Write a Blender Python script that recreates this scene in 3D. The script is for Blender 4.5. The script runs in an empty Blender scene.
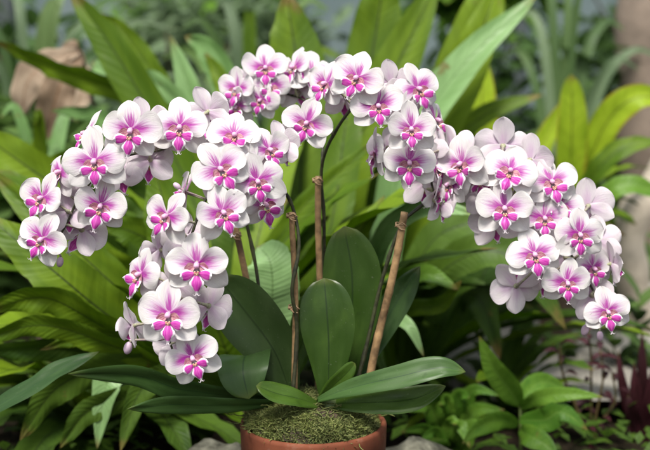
import bpy, math, random
from mathutils import Vector, Matrix, noise
R = math.radians
random.seed(11)
scn = bpy.context.scene
COL = scn.collection
# ------------------------------------------------------------------ camera frame
CAM = Vector((0, -1.25, 0.556)); PITCH = R(8); FP = 1136.0
FW = Vector((0, math.cos(PITCH), -math.sin(PITCH)))
RT = Vector((1, 0, 0)); UPV = Vector((0, math.sin(PITCH), math.cos(PITCH)))
CAMROT = Matrix((RT, UPV, -FW)).transposed()          # columns: right, up, towards viewer
def at(px, py, Y=0.0):
    d = FW + RT * ((px - 325) / FP) + UPV * ((225 - py) / FP)
    return CAM + d * ((Y - CAM.y) / d.y)
def pxm(Y): return (Y - CAM.y) / FP                    # metres per photo pixel at depth Y

# ------------------------------------------------------------------ objects
def link(name, me, parent=None):
    o = bpy.data.objects.new(name, me); COL.objects.link(o)
    if parent: o.parent = parent
    return o
def thing(name, label, cat, loc=(0, 0, 0), group=None, kind=None):
    o = link(name, None); o.location = loc; o.empty_display_size = 0.02
    o['label'] = label; o['category'] = cat
    if group: o['group'] = group
    if kind: o['kind'] = kind
    return o
def tag(o, label, cat=None, group=None, kind=None):
    o['label'] = label
    if cat: o['category'] = cat
    if group: o['group'] = group
    if kind: o['kind'] = kind
    return o

class MB:
    def __init__(s): s.v = []; s.f = []; s.mi = []; s.uv = []
    def add(s, verts, faces, mi=0, uvs=None):
        b = len(s.v); s.v += [tuple(v) for v in verts]
        s.uv += uvs if uvs else [(0, 0)] * len(verts)
        for f in faces: s.f.append(tuple(b + i for i in f)); s.mi.append(mi)
    def mesh(s, name, mats, smooth=True, off=None):
        me = bpy.data.meshes.new(name)
        vs = s.v if off is None else [(v[0]-off[0], v[1]-off[1], v[2]-off[2]) for v in s.v]
        me.from_pydata(vs, [], s.f)
        for m in mats: me.materials.append(m)
        me.polygons.foreach_set('material_index', s.mi)
        me.polygons.foreach_set('use_smooth', [smooth] * len(s.f))
        ul = me.uv_layers.new(name='UVMap')
        idx = [0] * len(me.loops); me.loops.foreach_get('vertex_index', idx)
        flat = []
        for i in idx: flat += s.uv[i]
        ul.data.foreach_set('uv', flat)
        me.update(); return me
    def sheet(s, P, nu, nv, t, mi=0, mib=None, us=None):
        """closed thin shell over grid P(u,v), v in -1..1; back side gets material mib"""
        if mib is None: mib = mi
        us = us or [i / nu for i in range(nu + 1)]
        n = nv + 1
        G = [[Vector(P(u, -1 + 2 * j / nv)) for j in range(n)] for u in us]
        front, back, uvs = [], [], []
        for i in range(nu + 1):
            for j in range(n):
                a = G[min(i + 1, nu)][j] - G[max(i - 1, 0)][j]
                b = G[i][min(j + 1, nv)] - G[i][max(j - 1, 0)]
                if b.length < 1e-9: b = G[max(i-1, 0)][min(j + 1, nv)] - G[max(i-1, 0)][max(j - 1, 0)]
                N = a.cross(b)
                N = N.normalized() if N.length > 1e-12 else Vector((0, 0, 0))
                edge = i in (0, nu) or j in (0, nv)
                h = 0 if edge else t / 2
                front.append(G[i][j] + N * h); back.append(G[i][j] - N * h)
                uvs.append((us[i], j / nv))
        F, B = [], []
        for i in range(nu):
            for j in range(nv):
                q = (i * n + j, (i + 1) * n + j, (i + 1) * n + j + 1, i * n + j + 1)
                F.append(q); B.append(tuple(reversed(q)))
        s.add(front, F, mi, uvs); s.add(back, B, mib, uvs)
    def tube(s, pts, rads, seg=8, mi=0, caps=True):
        n = len(pts); pts = [Vector(p) for p in pts]
        if not hasattr(rads, '__len__'): rads = [rads] * n
        ref = Vector((0.13, 0.3, 0.94)); vs, fs, uvs = [], [], []
        X = None; L = 0
        for i, p in enumerate(pts):
            T = (pts[min(i + 1, n - 1)] - pts[max(i - 1, 0)])
            if T.length < 1e-9: T = Vector((0, 0, 1))
            T.normalize()
            if i: L += (pts[i] - pts[i-1]).length
            if X is None:
                X = T.cross(ref)
                if X.length < .1: X = T.cross(Vector((1, 0, 0)))
            X = (X - T * X.dot(T)).normalized(); Yv = T.cross(X)
            for k in range(seg):
                a = 2 * math.pi * k / seg
                vs.append(p + (X * math.cos(a) + Yv * math.sin(a)) * rads[i]); uvs.append((L * 20, k / seg))
        for i in range(n - 1):
            for k in range(seg):
                k2 = (k + 1) % seg
                fs.append((i*seg+k, i*seg+k2, (i+1)*seg+k2, (i+1)*seg+k))
        if caps:
            fs.append(tuple(reversed(range(seg)))); fs.append(tuple((n-1)*seg+k for k in range(seg)))
        s.add(vs, fs, mi, uvs)
    def blob(s, c, r, nu=8, nv=6, mi=0, jit=0, M=None):
        c = Vector(c); vs, fs, uvs = [], [], []
        if not hasattr(r, '__len__'): r = (r, r, r)
        for i in range(nv + 1):
            th = math.pi * i / nv
            for k in range(nu):
                a = 2 * math.pi * k / nu
                d = Vector((math.sin(th)*math.cos(a), math.sin(th)*math.sin(a), math.cos(th)))
                q = 1 + (jit * noise.noise(d * 1.7 + c * 13) if jit else 0)
                w = Vector((d.x*r[0]*q, d.y*r[1]*q, d.z*r[2]*q))
                if M: w = M @ w
                vs.append(c + w); uvs.append((k/nu, i/nv))
        for i in range(nv):
            for k in range(nu):
                k2 = (k+1) % nu
                fs.append((i*nu+k, (i+1)*nu+k, (i+1)*nu+k2, i*nu+k2))
        s.add(vs, fs, mi, uvs)

def catmull(P, n):
    """n samples over control list P (tuples of floats)"""
    P = [tuple(p) for p in P]; m = len(P) - 1; out = []
    for i in range(n):
        x = i / (n - 1) * m; k = min(int(x), m - 1); t = x - k
        p1, p2 = P[k], P[k+1]
        p0 = P[k-1] if k > 0 else tuple(2*a-b for a, b in zip(p1, p2))
        p3 = P[k+2] if k + 2 <= m else tuple(2*b-a for a, b in zip(p1, p2))
        out.append(tuple(0.5*((2*b)+(-a+c)*t+(2*a-5*b+4*c-d)*t*t+(-a+3*b-3*c+d)*t**3) for a, b, c, d in zip(p0, p1, p2, p3)))
    return out

# ------------------------------------------------------------------ materials
def newmat(name):
    m = bpy.data.materials.new(name); m.use_nodes = True
    nt = m.node_tree; nt.nodes.clear()
    return m, nt
class N:
    """tiny node helper"""
    def __init__(s, nt): s.nt = nt
    def new(s, t, **kw):
        n = s.nt.nodes.new(t)
        for k, v in kw.items(): setattr(n, k, v)
        return n
    def put(s, sock, v):
        if hasattr(v, 'links') or isinstance(v, bpy.types.NodeSocket): s.nt.links.new(v, sock)
        elif isinstance(v, tuple) and len(v) == 3 and sock.type == 'RGBA': sock.default_value = (*v, 1)
        else: sock.default_value = v
    def math(s, op, a, b=0.0, c=0.0, clamp=False):
        n = s.new('ShaderNodeMath', operation=op, use_clamp=clamp)
        s.put(n.inputs[0], a); s.put(n.inputs[1], b); s.put(n.inputs[2], c); return n.outputs[0]
    def mr(s, v, a, b, c=0.0, d=1.0, smooth=True):
        n = s.new('ShaderNodeMapRange', interpolation_type='SMOOTHSTEP' if smooth else 'LINEAR')
        for i, x in enumerate((v, a, b, c, d)): s.put(n.inputs[i], x)
        return n.outputs[0]
    def mix(s, f, a, b):
        n = s.new('ShaderNodeMix', data_type='RGBA')
        s.put(n.inputs[0], f)
        s.put(n.inputs[6], a if not isinstance(a, tuple) else (*a, 1)[:4]); s.put(n.inputs[7], b if not isinstance(b, tuple) else (*b, 1)[:4])
        return n.outputs[2]
    def noise(s, vec, scale=1.0, detail=2.0, rough=0.5):
        n = s.new('ShaderNodeTexNoise'); s.put(n.inputs['Vector'], vec)
        n.inputs['Scale'].default_value = scale; n.inputs['Detail'].default_value = detail
        n.inputs['Roughness'].default_value = rough; return n.outputs['Fac']
    def xyz(s, x, y, z):
        n = s.new('ShaderNodeCombineXYZ'); s.put(n.inputs[0], x); s.put(n.inputs[1], y); s.put(n.inputs[2], z); return n.outputs[0]
    def uv(s):
        t = s.new('ShaderNodeTexCoord'); sp = s.new('ShaderNodeSeparateXYZ'); s.nt.links.new(t.outputs['UV'], sp.inputs[0])
        return sp.outputs[0], s.math('MULTIPLY_ADD', sp.outputs[1], 2.0, -1.0), t
    def bump(s, h, strength=.3, dist=.001):
        n = s.new('ShaderNodeBump'); n.inputs['Strength'].default_value = strength; n.inputs['Distance'].default_value = dist
        s.put(n.inputs['Height'], h); return n.outputs[0]
    def out(s, col, rough=.5, trans=0.0, tcol=None, normal=None, spec=.5, sheen=0.0, coat=0.0):
        p = s.new('ShaderNodeBsdfPrincipled'); s.put(p.inputs['Base Color'], (*col, 1) if isinstance(col, tuple) else col)
        s.put(p.inputs['Roughness'], rough); p.inputs['Specular IOR Level'].default_value = spec
        if sheen: p.inputs['Sheen Weight'].default_value = sheen
        if coat: p.inputs['Coat Weight'].default_value = coat; p.inputs['Coat Roughness'].default_value = .25
        if normal: s.put(p.inputs['Normal'], normal)
        o = s.new('ShaderNodeOutputMaterial'); sh = p.outputs[0]
        if trans:
            t = s.new('ShaderNodeBsdfTranslucent'); s.put(t.inputs[0], tcol if tcol is not None else col)
            if isinstance(tcol, tuple): t.inputs[0].default_value = (*tcol, 1)[:4]
            mx = s.new('ShaderNodeMixShader'); s.put(mx.inputs[0], trans)
            s.nt.links.new(sh, mx.inputs[1]); s.nt.links.new(t.outputs[0], mx.inputs[2]); sh = mx.outputs[0]
        s.nt.links.new(sh, o.inputs[0])

WHITE = (.88, .87, .84); MAG = (.50, .022, .41); LILAC = (.74, .60, .74)
def petal_mat(name, end, side, stripe, strength=1.0, white=WHITE, start=.16, freq=7., tint=.35):
    m, nt = newmat(name); n = N(nt); u, v, tc = n.uv()
    rnd = n.new('ShaderNodeObjectInfo').outputs['Random']
    rz = n.math('MULTIPLY', rnd, 40.0)
    s1 = n.noise(n.xyz(n.math('MULTIPLY', v, freq), n.math('MULTIPLY', u, 1.3), rz), 1, 2, .6)
    s2 = n.noise(n.xyz(n.math('MULTIPLY', v, freq * 3.2), n.math('MULTIPLY', u, 2.0), rz), 1, 2, .6)
    av = n.math('ABSOLUTE', v)
    val = n.math('MULTIPLY_ADD', n.math('POWER', av, 1.6), side, u)
    val = n.math('MULTIPLY_ADD', n.math('SUBTRACT', s1, .5), stripe, val)
    val = n.math('MULTIPLY_ADD', n.math('SUBTRACT', s2, .5), stripe * .55, val)
    val = n.math('MULTIPLY_ADD', n.math('SUBTRACT', rnd, .5), .10, val)
    mask = n.mr(val, start, end, strength, 0.0)
    # darker core, lighter purple fringe
    core = n.mr(mask, .1, .75, 0, 1)
    core = n.mr(mask, .05, .70, 0, 1)
    mag = n.mix(core, (.62, .24, .64), MAG)
    # faint veins and creamy variation over the white
    vein = n.mr(s2, .38, .62, 0, 1)
    w = n.mix(n.math('MULTIPLY', vein, .35), white, (white[0]*.93, white[1]*.89, white[2]*.92))
    blush = n.mr(val, end * .7, end * 1.35, tint, 0.0)
    w = n.mix(blush, w, (.74, .50, .74))
    col = n.mix(mask, w, mag)
    fine = n.noise(n.xyz(n.math('MULTIPLY', v, 26.), n.math('MULTIPLY', u, 5.0), rz), 1, 3, .6)
    blot = n.noise(n.xyz(n.math('MULTIPLY', v, 1.5), n.math('MULTIPLY', u, 2.5), rz), 1, 3, .6)
    col = n.mix(n.math('MULTIPLY', n.mr(blot, .50, .72), .22), col, (.84, .85, .72))
    col = n.mix(n.math('MULTIPLY', n.mr(fine, .50, .64), .22), col, (.60, .48, .58))
    nb = n.bump(n.math('ADD', n.math('MULTIPLY', s2, .9), n.math('MULTIPLY', fine, .8)), .55, .0007)
    n.out(col, .46, .40, col, nb, .4, .2)
    return m
M_PET = petal_mat('petal_front', .80, .56, .56, tint=.32, start=.28)
M_DOR = petal_mat('dorsal_front', .70, .60, 1.1, .95, freq=10, tint=.16, start=.28)
M_LAT = petal_mat('lateral_front', .34, .3, .7, .75, start=.02, freq=9, tint=.2)
M_BACK = petal_mat('petal_back', .60, .7, .6, .22, white=(.87, .81, .84), tint=.2)

def lip_mat(name, edge0, magcol, stripe, whitecol=(.85, .80, .84)):
    m, nt = newmat(name); n = N(nt); u, v, tc = n.uv()
    rz = n.math('MULTIPLY', n.new('ShaderNodeObjectInfo').outputs['Random'], 30.0)
    s = n.noise(n.xyz(n.math('MULTIPLY', v, 9.), n.math('MULTIPLY', u, 2.), rz), 1, 2)
    e = n.math('MAXIMUM', n.math('ABSOLUTE', v), n.mr(u, .55, 1.0, 0.0, .98, False))
    e = n.math('MULTIPLY_ADD', n.math('SUBTRACT', s, .5), .25, e)
    mask = n.mr(e, edge0, edge0 + .16, 1, 0)
    st = n.mr(s, .38, .62, 0, stripe)
    c = n.mix(st, magcol, (magcol[0]*1.4+.1, magcol[1]*2+.18, magcol[2]*1.3+.12))
    n.out(n.mix(mask, whitecol, c), .42, .18, n.mix(mask, whitecol, c), None, .5, .1)
    return m
M_LIP = lip_mat('lip_magenta', .62, (.47, .012, .33), .45)
M_LIPIN = lip_mat('lip_throat', .90, (.36, .08, .17), 1.0, (.7, .5, .6))
def plain(name, col, rough=.5, trans=0, var=.25, scale=60., bump=.3, dist=.001, spec=.4, col2=None, coat=0.):
    m, nt = newmat(name); n = N(nt); tc = n.new('ShaderNodeTexCoord')
    a = n.noise(tc.outputs['Object'], scale, 4, .6); b = n.noise(tc.outputs['Object'], scale * .21, 3)
    dk = tuple(x * (1 - var) for x in col); lt = tuple(min(1, x * (1 + var)) for x in (col2 or col))
    c = n.mix(n.mr(n.math('MULTIPLY_ADD', a, .6, n.math('MULTIPLY', b, .5)), .35, .75), dk, lt)
    n.out(c, rough, trans, c if trans else None, n.bump(a, bump, dist), spec, coat=coat); return m
M_COLUMN = plain('column_pink', (.78, .45, .66), .35, .15, .15, 8)
def callus_mat():
    m, nt = newmat('callus'); n = N(nt); tc = n.new('ShaderNodeTexCoord')
    a = n.noise(tc.outputs['Object'], 22, 2)
    n.out(n.mix(n.mr(a, .5, .56), (.80, .62, .38), (.45, .06, .10)), .4, .1, (.7, .4, .2)); return m
M_CALLUS = callus_mat()
M_STEM = plain('spike_skin', (.028, .026, .018), .4, 0, .45, 130, .2, col2=(.05, .055, .025))
M_PED = plain('pedicel_skin', (.34, .22, .27), .5, .1, .3, 20, .1, col2=(.36, .40, .22))
M_BUD = plain('bud_skin', (.66, .50, .62), .5, .2, .2, 6, .1)
M_ROOTG = plain('sheath', (.09, .13, .04), .5, 0, .4, 60, .3)

def leaf_mat(name, c1, c2, rough=.4, trans=.2, rib=(.1, .16, .03), ribw=.05, ribamt=.6, veins=9., blotch=.4, edge=None, spec=.25, tboost=1.6, veinb=.35, rvar=.35, cross=False, coat=0.):
    m, nt = newmat(name); n = N(nt); u, v, tc = n.uv()
    rnd = n.new('ShaderNodeObjectInfo').outputs['Random']
    rz = n.math('MULTIPLY', rnd, 50.0)
    big = n.noise(n.xyz(n.math('MULTIPLY', v, 1.2), n.math('MULTIPLY', u, 4.0), rz), 1, 3, .55)
    if cross:    # side veins running out from the midrib
        av0 = n.math('ABSOLUTE', v)
        vv = n.math('SUBTRACT', n.math('MULTIPLY', u, veins * 6), n.math('MULTIPLY', av0, veins * .38))
        vn = n.noise(n.xyz(vv, n.math('MULTIPLY', v, .7), rz), 1, 1)
    else:
        vn = n.noise(n.xyz(n.math('MULTIPLY', v, veins), n.math('MULTIPLY', u, .8), rz), 1, 2)
    f = n.mr(n.math('ADD', n.math('MULTIPLY', big, .75), n.math('MULTIPLY', rnd, .35)), .30, .75)
    c = n.mix(f, c1, c2)
    c = n.mix(n.math('MULTIPLY', n.mr(vn, .35, .65), rvar * (.45 if cross else 1)), c, tuple(x * .55 for x in c1))
    spots = n.noise(tc.outputs['Object'], 90, 3, .7)
    c = n.mix(n.math('MULTIPLY', n.mr(spots, .62, .75), blotch), c, tuple(x * .5 for x in c1))
    av = n.math('ABSOLUTE', v)
    c = n.mix(n.mr(av, ribw * .4, ribw, ribamt, 0), c, rib)
    if edge:
        c = n.mix(n.math('MULTIPLY', n.mr(n.math('MULTIPLY_ADD', n.math('SUBTRACT', big, .5), .5, av), .82, 1.08), n.mr(big, .3, .6, .5, 1.)), c, edge)
    tb = n.new('ShaderNodeVectorMath', operation='SCALE'); n.put(tb.inputs[0], c); tb.inputs['Scale'].default_value = tboost
    if cross:
        wv = n.math('SINE', n.math('MULTIPLY', vv, 4.2))
        sc_ = n.noise(tc.outputs['Object'], 23, 4, .65)
        c = n.mix(n.mr(sc_, .66, .70, 0, .7), c, (.16, .10, .03)); c = n.mix(n.mr(n.math('MULTIPLY_ADD', sc_, .2, u), 1.02, 1.10, 0, .8), c, (.20, .12, .04))
        bmp = n.bump(n.math('ADD', n.math('MULTIPLY', wv, .07), n.math('MULTIPLY', vn, .8)), .5, .0024)
    else:
        dust = n.noise(tc.outputs['Object'], 420, 2, .7)
        c = n.mix(n.mr(dust, .68, .74, 0, .35), c, (.22, .24, .17)); c = n.mix(n.mr(u, .90, 1.0, 0, .35), c, (.14, .15, .03))
        bmp = n.bump(n.math('MULTIPLY_ADD', vn, .8, n.math('MULTIPLY', spots, .2)), veinb, .0015)
        rough = n.mr(big, .3, .7, rough - .06, rough + .14)
    n.out(c, rough, trans, tb.outputs[0] if trans else None, bmp, spec, coat=coat); return m
M_OLEAF = leaf_mat('orchid_leaf', (.024, .054, .007), (.050, .100, .012), .34, .07, (.012, .028, .006), .045, .8, 5, .3, veinb=.12, rvar=.12, spec=.24)
M_OLEAFB = leaf_mat('orchid_leaf_cool', (.022, .055, .012), (.048, .100, .024), .38, .06, (.015, .04, .015), .045, .7, 5, .3, veinb=.12, rvar=.12, spec=.26)
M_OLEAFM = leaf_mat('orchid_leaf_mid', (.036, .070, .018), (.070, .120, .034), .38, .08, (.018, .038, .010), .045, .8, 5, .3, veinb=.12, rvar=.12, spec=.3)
M_OUNDER = leaf_mat('orchid_leaf_under', (.07, .12, .05), (.09, .15, .06), .5, .05, (.1, .16, .07), .06, .5)
M_FERN = leaf_mat('nest_fern', (.082, .160, .008), (.195, .300, .014), .5, .38, (.035, .055, .012), .055, .85, 9, .25, cross=True, tboost=1.5)
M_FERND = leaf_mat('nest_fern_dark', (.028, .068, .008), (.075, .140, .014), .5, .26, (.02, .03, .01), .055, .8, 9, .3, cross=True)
M_FERNY = leaf_mat('yellow_fern', (.24, .36, .015), (.40, .52, .03), .5, .42, (.08, .09, .015), .05, .7, 9, .3, edge=(.34, .20, .03), cross=True)
M_PALE = leaf_mat('pale_leaf', (.16, .30, .09), (.26, .42, .17), .38, .25, (.10, .18, .05), .05, .6, 9, .2, cross=True)
M_BRIGHT = leaf_mat('bright_shrub_leaf', (.065, .17, .015), (.14, .27, .03), .42, .3, (.18, .30, .06), .05, .6, 8, .2, cross=True)
M_GRASSY = leaf_mat('strap_grass', (.06, .12, .035), (.15, .23, .075), .45, .25, (.1, .15, .08), .06, .4, 8, .2)
M_BUSH = leaf_mat('bush_leaf', (.045, .095, .022), (.11, .19, .045), .5, .25, (.05, .1, .03), .06, .4)
M_BUSH2 = leaf_mat('bush_leaf_grey', (.08, .13, .06), (.20, .28, .15), .5, .25, (.05, .1, .03), .06, .4)
M_RED = leaf_mat('red_leaf', (.025, .008, .010), (.06, .014, .020), .4, .15, (.12, .03, .04), .05, .5)
M_DRY = leaf_mat('dry_frond', (.22, .15, .095), (.46, .36, .26), .75, .2, (.18, .09, .04), .06, .8, 6, .5, veinb=.6)
M_CANE = plain('bamboo_skin', (.16, .095, .045), .5, 0, .50, 70, .3, col2=(.32, .20, .095))
M_NODE = plain('bamboo_node', (.13, .065, .03), .6, 0, .3, 90, .3)
M_TIE = plain('raffia', (.38, .25, .14), .7, .1, .3, 200, .4)
M_TRUNKD = plain('dark_bark', (.09, .06, .04), .85, 0, .5, 40, 1., .01)
M_TRUNKB = plain('smooth_bark', (.42, .36, .28), .8, 0, .28, 14, .6, .01, col2=(.46, .40, .32))
M_SOIL = plain('soil', (.030, .022, .015), .95, 0, .6, 30, 1., .02, col2=(.07, .05, .03))
M_ROCK = plain('stone', (.11, .105, .075), .95, 0, .6, 45, 1., .006, spec=.1, col2=(.24, .23, .17))

def terracotta():
    m, nt = newmat('terracotta'); n = N(nt); tc = n.new('ShaderNodeTexCoord')
    a = n.noise(tc.outputs['Object'], 14, 4, .65); b = n.noise(tc.outputs['Object'], 120, 4, .7)
    c = n.mix(n.mr(a, .35, .7), (.10, .027, .012), (.19, .055, .024))
    c = n.mix(n.mr(n.math('ADD', n.math('MULTIPLY', a, .5), n.math('MULTIPLY', b, .5)), .56, .68, 0, .35), c, (.24, .14, .10))
    n.out(c, .8, 0, None, n.bump(b, .25, .001), .3); return m
M_POT = terracotta()
def moss_mat():
    m, nt = newmat('moss_strands'); n = N(nt); tc = n.new('ShaderNodeTexCoord')
    a = n.noise(tc.outputs['Object'], 34, 3, .6); b = n.noise(tc.outputs['Object'], 700, 2, .6)
    c = n.mix(n.mr(a, .38, .62), (.034, .066, .009), (.12, .165, .030))
    c = n.mix(n.mr(b, .35, .7), c, (.22, .22, .07)); c = n.mix(n.mr(a, .64, .72, 0, .6), c, (.33, .20, .10))
    n.out(c, .8, .2, c); return m
M_MOSS = moss_mat()
def paving():
    m, nt = newmat('paving'); n = N(nt); tc = n.new('ShaderNodeTexCoord')
    a = n.noise(tc.outputs['Object'], 5, 5, .6); b = n.noise(tc.outputs['Object'], 60, 4, .7)
    c = n.mix(n.mr(a, .3, .7), (.22, .205, .175), (.40, .38, .33)); c = n.mix(n.mr(b, .5, .75, 0, .5), c, (.05, .05, .035))
    n.out(c, .9, 0, None, n.bump(b, .5, .01), .1); return m
M_PAVE = paving()
def ground_mat():
    m, nt = newmat('ground_earth'); n = N(nt); tc = n.new('ShaderNodeTexCoord')
    a = n.noise(tc.outputs['Object'], 2.2, 5, .6); b = n.noise(tc.outputs['Object'], 45, 5, .7)
    c = n.mix(n.mr(b, .3, .7), (.008, .006, .004), (.032, .023, .014)); c = n.mix(n.mr(a, .5, .65, 0, .6), c, (.04, .055, .02))
    n.out(c, .95, 0, None, n.bump(b, .8, .02), .08); return m
M_GROUND = ground_mat()
def wallmat():
    m, nt = newmat('shade_panel'); n = N(nt); tc = n.new('ShaderNodeTexCoord')
    a = n.noise(tc.outputs['Object'], 1.6, 4, .6); b = n.noise(tc.outputs['Object'], 18, 4, .6)
    c = n.mix(n.mr(a, .3, .7), (.11, .155, .16), (.20, .25, .25)); c = n.mix(n.mr(b, .5, .8, 0, .4), c, (.05, .08, .06))
    n.out(c, .35, 0, None, None, .5); return m
M_WALL = wallmat()
M_FRAME = plain('frame_metal', (.07, .085, .085), .5, 0, .2, 20, .1)

# ------------------------------------------------------------------ blossom pieces (unit: petal reach = 1; x right, y up, z outwards)
def smooth(t): t = max(0, min(1, t)); return t*t*(3-2*t)
US = [0, .04, .1, .18, .27, .37, .47, .57, .67, .76, .84, .905, .95, .98, 1.0]
def petal_piece(length, W, ang, peak, z0, tilt, curve, cup, ruff, seed, base=.14, topb=1.0, mats=None, botb=1., tipp=.5, pw=1.6):
    rg = random.Random(seed); ph = rg.uniform(0, 6); ph2 = rg.uniform(0, 6)
    A = Vector((math.cos(ang), math.sin(ang), 0)); B = Vector((-math.sin(ang), math.cos(ang), 0))
    side = 1 if math.cos(ang) >= 0 else -1
    bend = rg.uniform(-.07, .07)
    def P(u, v):
        if u > peak: w = W * (1 + .0) * max(0.0, 1 - ((u - peak) / (1 - peak)) ** 2.3) ** tipp
        else: w = W * (base + (1 - base) * math.sin(math.pi / 2 * u / peak) ** pw)
        w *= 1 + .10 * noise.noise(Vector((u * 3.2, v * 1.3, seed * 2.7))) * smooth(u * 2)
        vb = v * (topb if v * side > 0 else botb)
        z = z0 + tilt * u + curve * u * u + cup * v * v * (w / W) * W
        z += ruff * math.sin(5.2 * u + ph + 2.2 * v) * v * v * u + ruff * .6 * math.sin(9 * u + ph2) * abs(v) ** 3
        z += .02 * math.exp(-(v * w / .05) ** 2) * (1 - u) * -1.0
        x = u * length - .05 * v * v * 0
        return A * x + B * (vb * w + bend * u * u) + Vector((0, 0, z))
    mb = MB(); mb.sheet(P, 14, 12, .016, 0, 1, US)
    return mb, mats
def mk(name, mbm):
    mb, mats = mbm; return mb.mesh(name, mats)
NV = 12; PL, PR, SD, SL, SR, LIPS, COLM = [], [], [], [], [], [], []
for k in range(NV):
    rg = random.Random(50 + k); c = rg.uniform(-.26, .12); t = rg.uniform(.0, .16); cu = rg.uniform(-.12, .20)
    w = rg.uniform(.45, .51); tpp = rg.uniform(.52, .68)
    PR.append(mk('petal', petal_piece(.97, w, R(9 + rg.uniform(-4, 4)), .60, .055, t, c, cu, .05, 10 + k, .13, 1.04, (M_PET, M_BACK), .92, tpp)))
    c += rg.uniform(-.06, .06); cu += rg.uniform(-.06, .06)
    PL.append(mk('petal', petal_piece(.97, w, R(171 + rg.uniform(-4, 4)), .60, .055, t, c, cu, .05, 20 + k, .13, 1.04, (M_PET, M_BACK), .92, tpp)))
    SD.append(mk('sepal', petal_piece(1.01, rg.uniform(.34, .39), R(90 + rg.uniform(-3, 3)), .55, .0, 0.02, rg.uniform(-.2, .02), .12, .03, 30 + k, .3, 1, (M_DOR, M_BACK), 1., .72)))
    SR.append(mk('sepal', petal_piece(1.06, .37, R(-38 + rg.uniform(-4, 4)), .50, -.02, -.03, rg.uniform(-.22, -.02), .10, .04, 40 + k, .3, 1, (M_LAT, M_BACK), 1., .74)))
    SL.append(mk('sepal', petal_piece(1.06, .37, R(218 + rg.uniform(-4, 4)), .50, -.02, -.03, rg.uniform(-.22, -.02), .10, .04, 45 + k, .3, 1, (M_LAT, M_BACK), 1., .74)))
    # lip: mid lobe, two side lobes, two throat lobes, callus, twin tip tendrils
    mb = MB()
    cz = rg.uniform(-.02, .1)
    def mid(u, v, cz=cz):
        prof = [(0, .07), (.12, .09), (.3, .18), (.45, .26), (.55, .26), (.7, .18), (.85, .10), (1, .04)]
        for i in range(len(prof) - 1):
            if prof[i][0] <= u <= prof[i+1][0]:
                s_ = (u - prof[i][0]) / (prof[i+1][0] - prof[i][0]); w = prof[i][1] + (prof[i+1][1] - prof[i][1]) * smooth(s_); break
        return Vector((v * w, -.30 - .74 * u, .17 + .10 * math.sin(u * 3.0) + cz * u - .07 * v * v + .03 * math.exp(-(v*3)**2)))
    mb.sheet(mid, 12, 8, .02, 0)
    for sg in (-1, 1):
        def side(u, v, sg=sg):
            w = .045 + .155 * math.sin(math.pi * min(1, u * .94) ** 1.25) ** .8
            if u > .97: w *= .6
            a = R(-12 - 4 * u)
            x = .06 + .50 * u * math.cos(a) - v * w * math.sin(a) * 1
            y = -.33 + .46 * u * math.sin(a) + v * w * 1.08
            return Vector((sg * x, y, .17 + .16 * u - .10 * v * v + .14 * u * u * (1 if v > 0 else .4)))
        mb.sheet(side, 9, 6, .02, 0, 0) if sg > 0 else mb.sheet(lambda u, v: side(u, -v), 9, 6, .02, 0, 0)
        def throat(u, v, sg=sg):
            w = .05 + .15 * math.sin(math.pi * min(1, u * .92) ** 1.1)
            a = R(-28 + 6 * v)
            x = .05 + .40 * u * math.cos(a); y = -.06 + .40 * u * math.sin(a) + v * w
            return Vector((sg * x, y, .07 + .12 * u + .05 * (v * v)))
        mb.sheet(throat, 8, 6, .02, 1, 1) if sg > 0 else mb.sheet(lambda u, v: throat(u, -v), 8, 6, .02, 1, 1)
        mb.blob((sg * .055, -.31, .24), (.045, .07, .055), 7, 5, 2)
        z1 = .17 + .10 * math.sin(3.0) + cz
        tp = [Vector((sg * .015, -1.01, z1)), Vector((sg * .03, -1.07, z1 + .02)), Vector((sg * .07, -1.10, z1 + .05)), Vector((sg * .11, -1.08, z1 + .07)), Vector((sg * .12, -1.04, z1 + .08))]
        mb.tube(tp, [.026, .022, .015, .010, .005], 5, 3)
    mb.blob((0, -.36, .22), (.06, .08, .05), 7, 5, 2)
    for q in range(7):   # crumbly crest
        mb.blob((rg.uniform(-.09, .09), rg.uniform(-.40, -.24), rg.uniform(.24, .29)), rg.uniform(.014, .026), 5, 4, 2)
    LIPS.append(mb.mesh('lip', (M_LIP, M_LIPIN, M_CALLUS, M_BACK)))
    mb = MB()
    mb.tube([(0, -.02, -.02), (0, -.0, .07), (0, -.01, .15), (0, -.045, .205)], [.05, .07, .085, .08], 10)
    mb.blob((0, -.05, .22), (.088, .085, .075), 10, 8)
    COLM.append(mb.mesh('column', (M_COLUMN,)))

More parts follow.
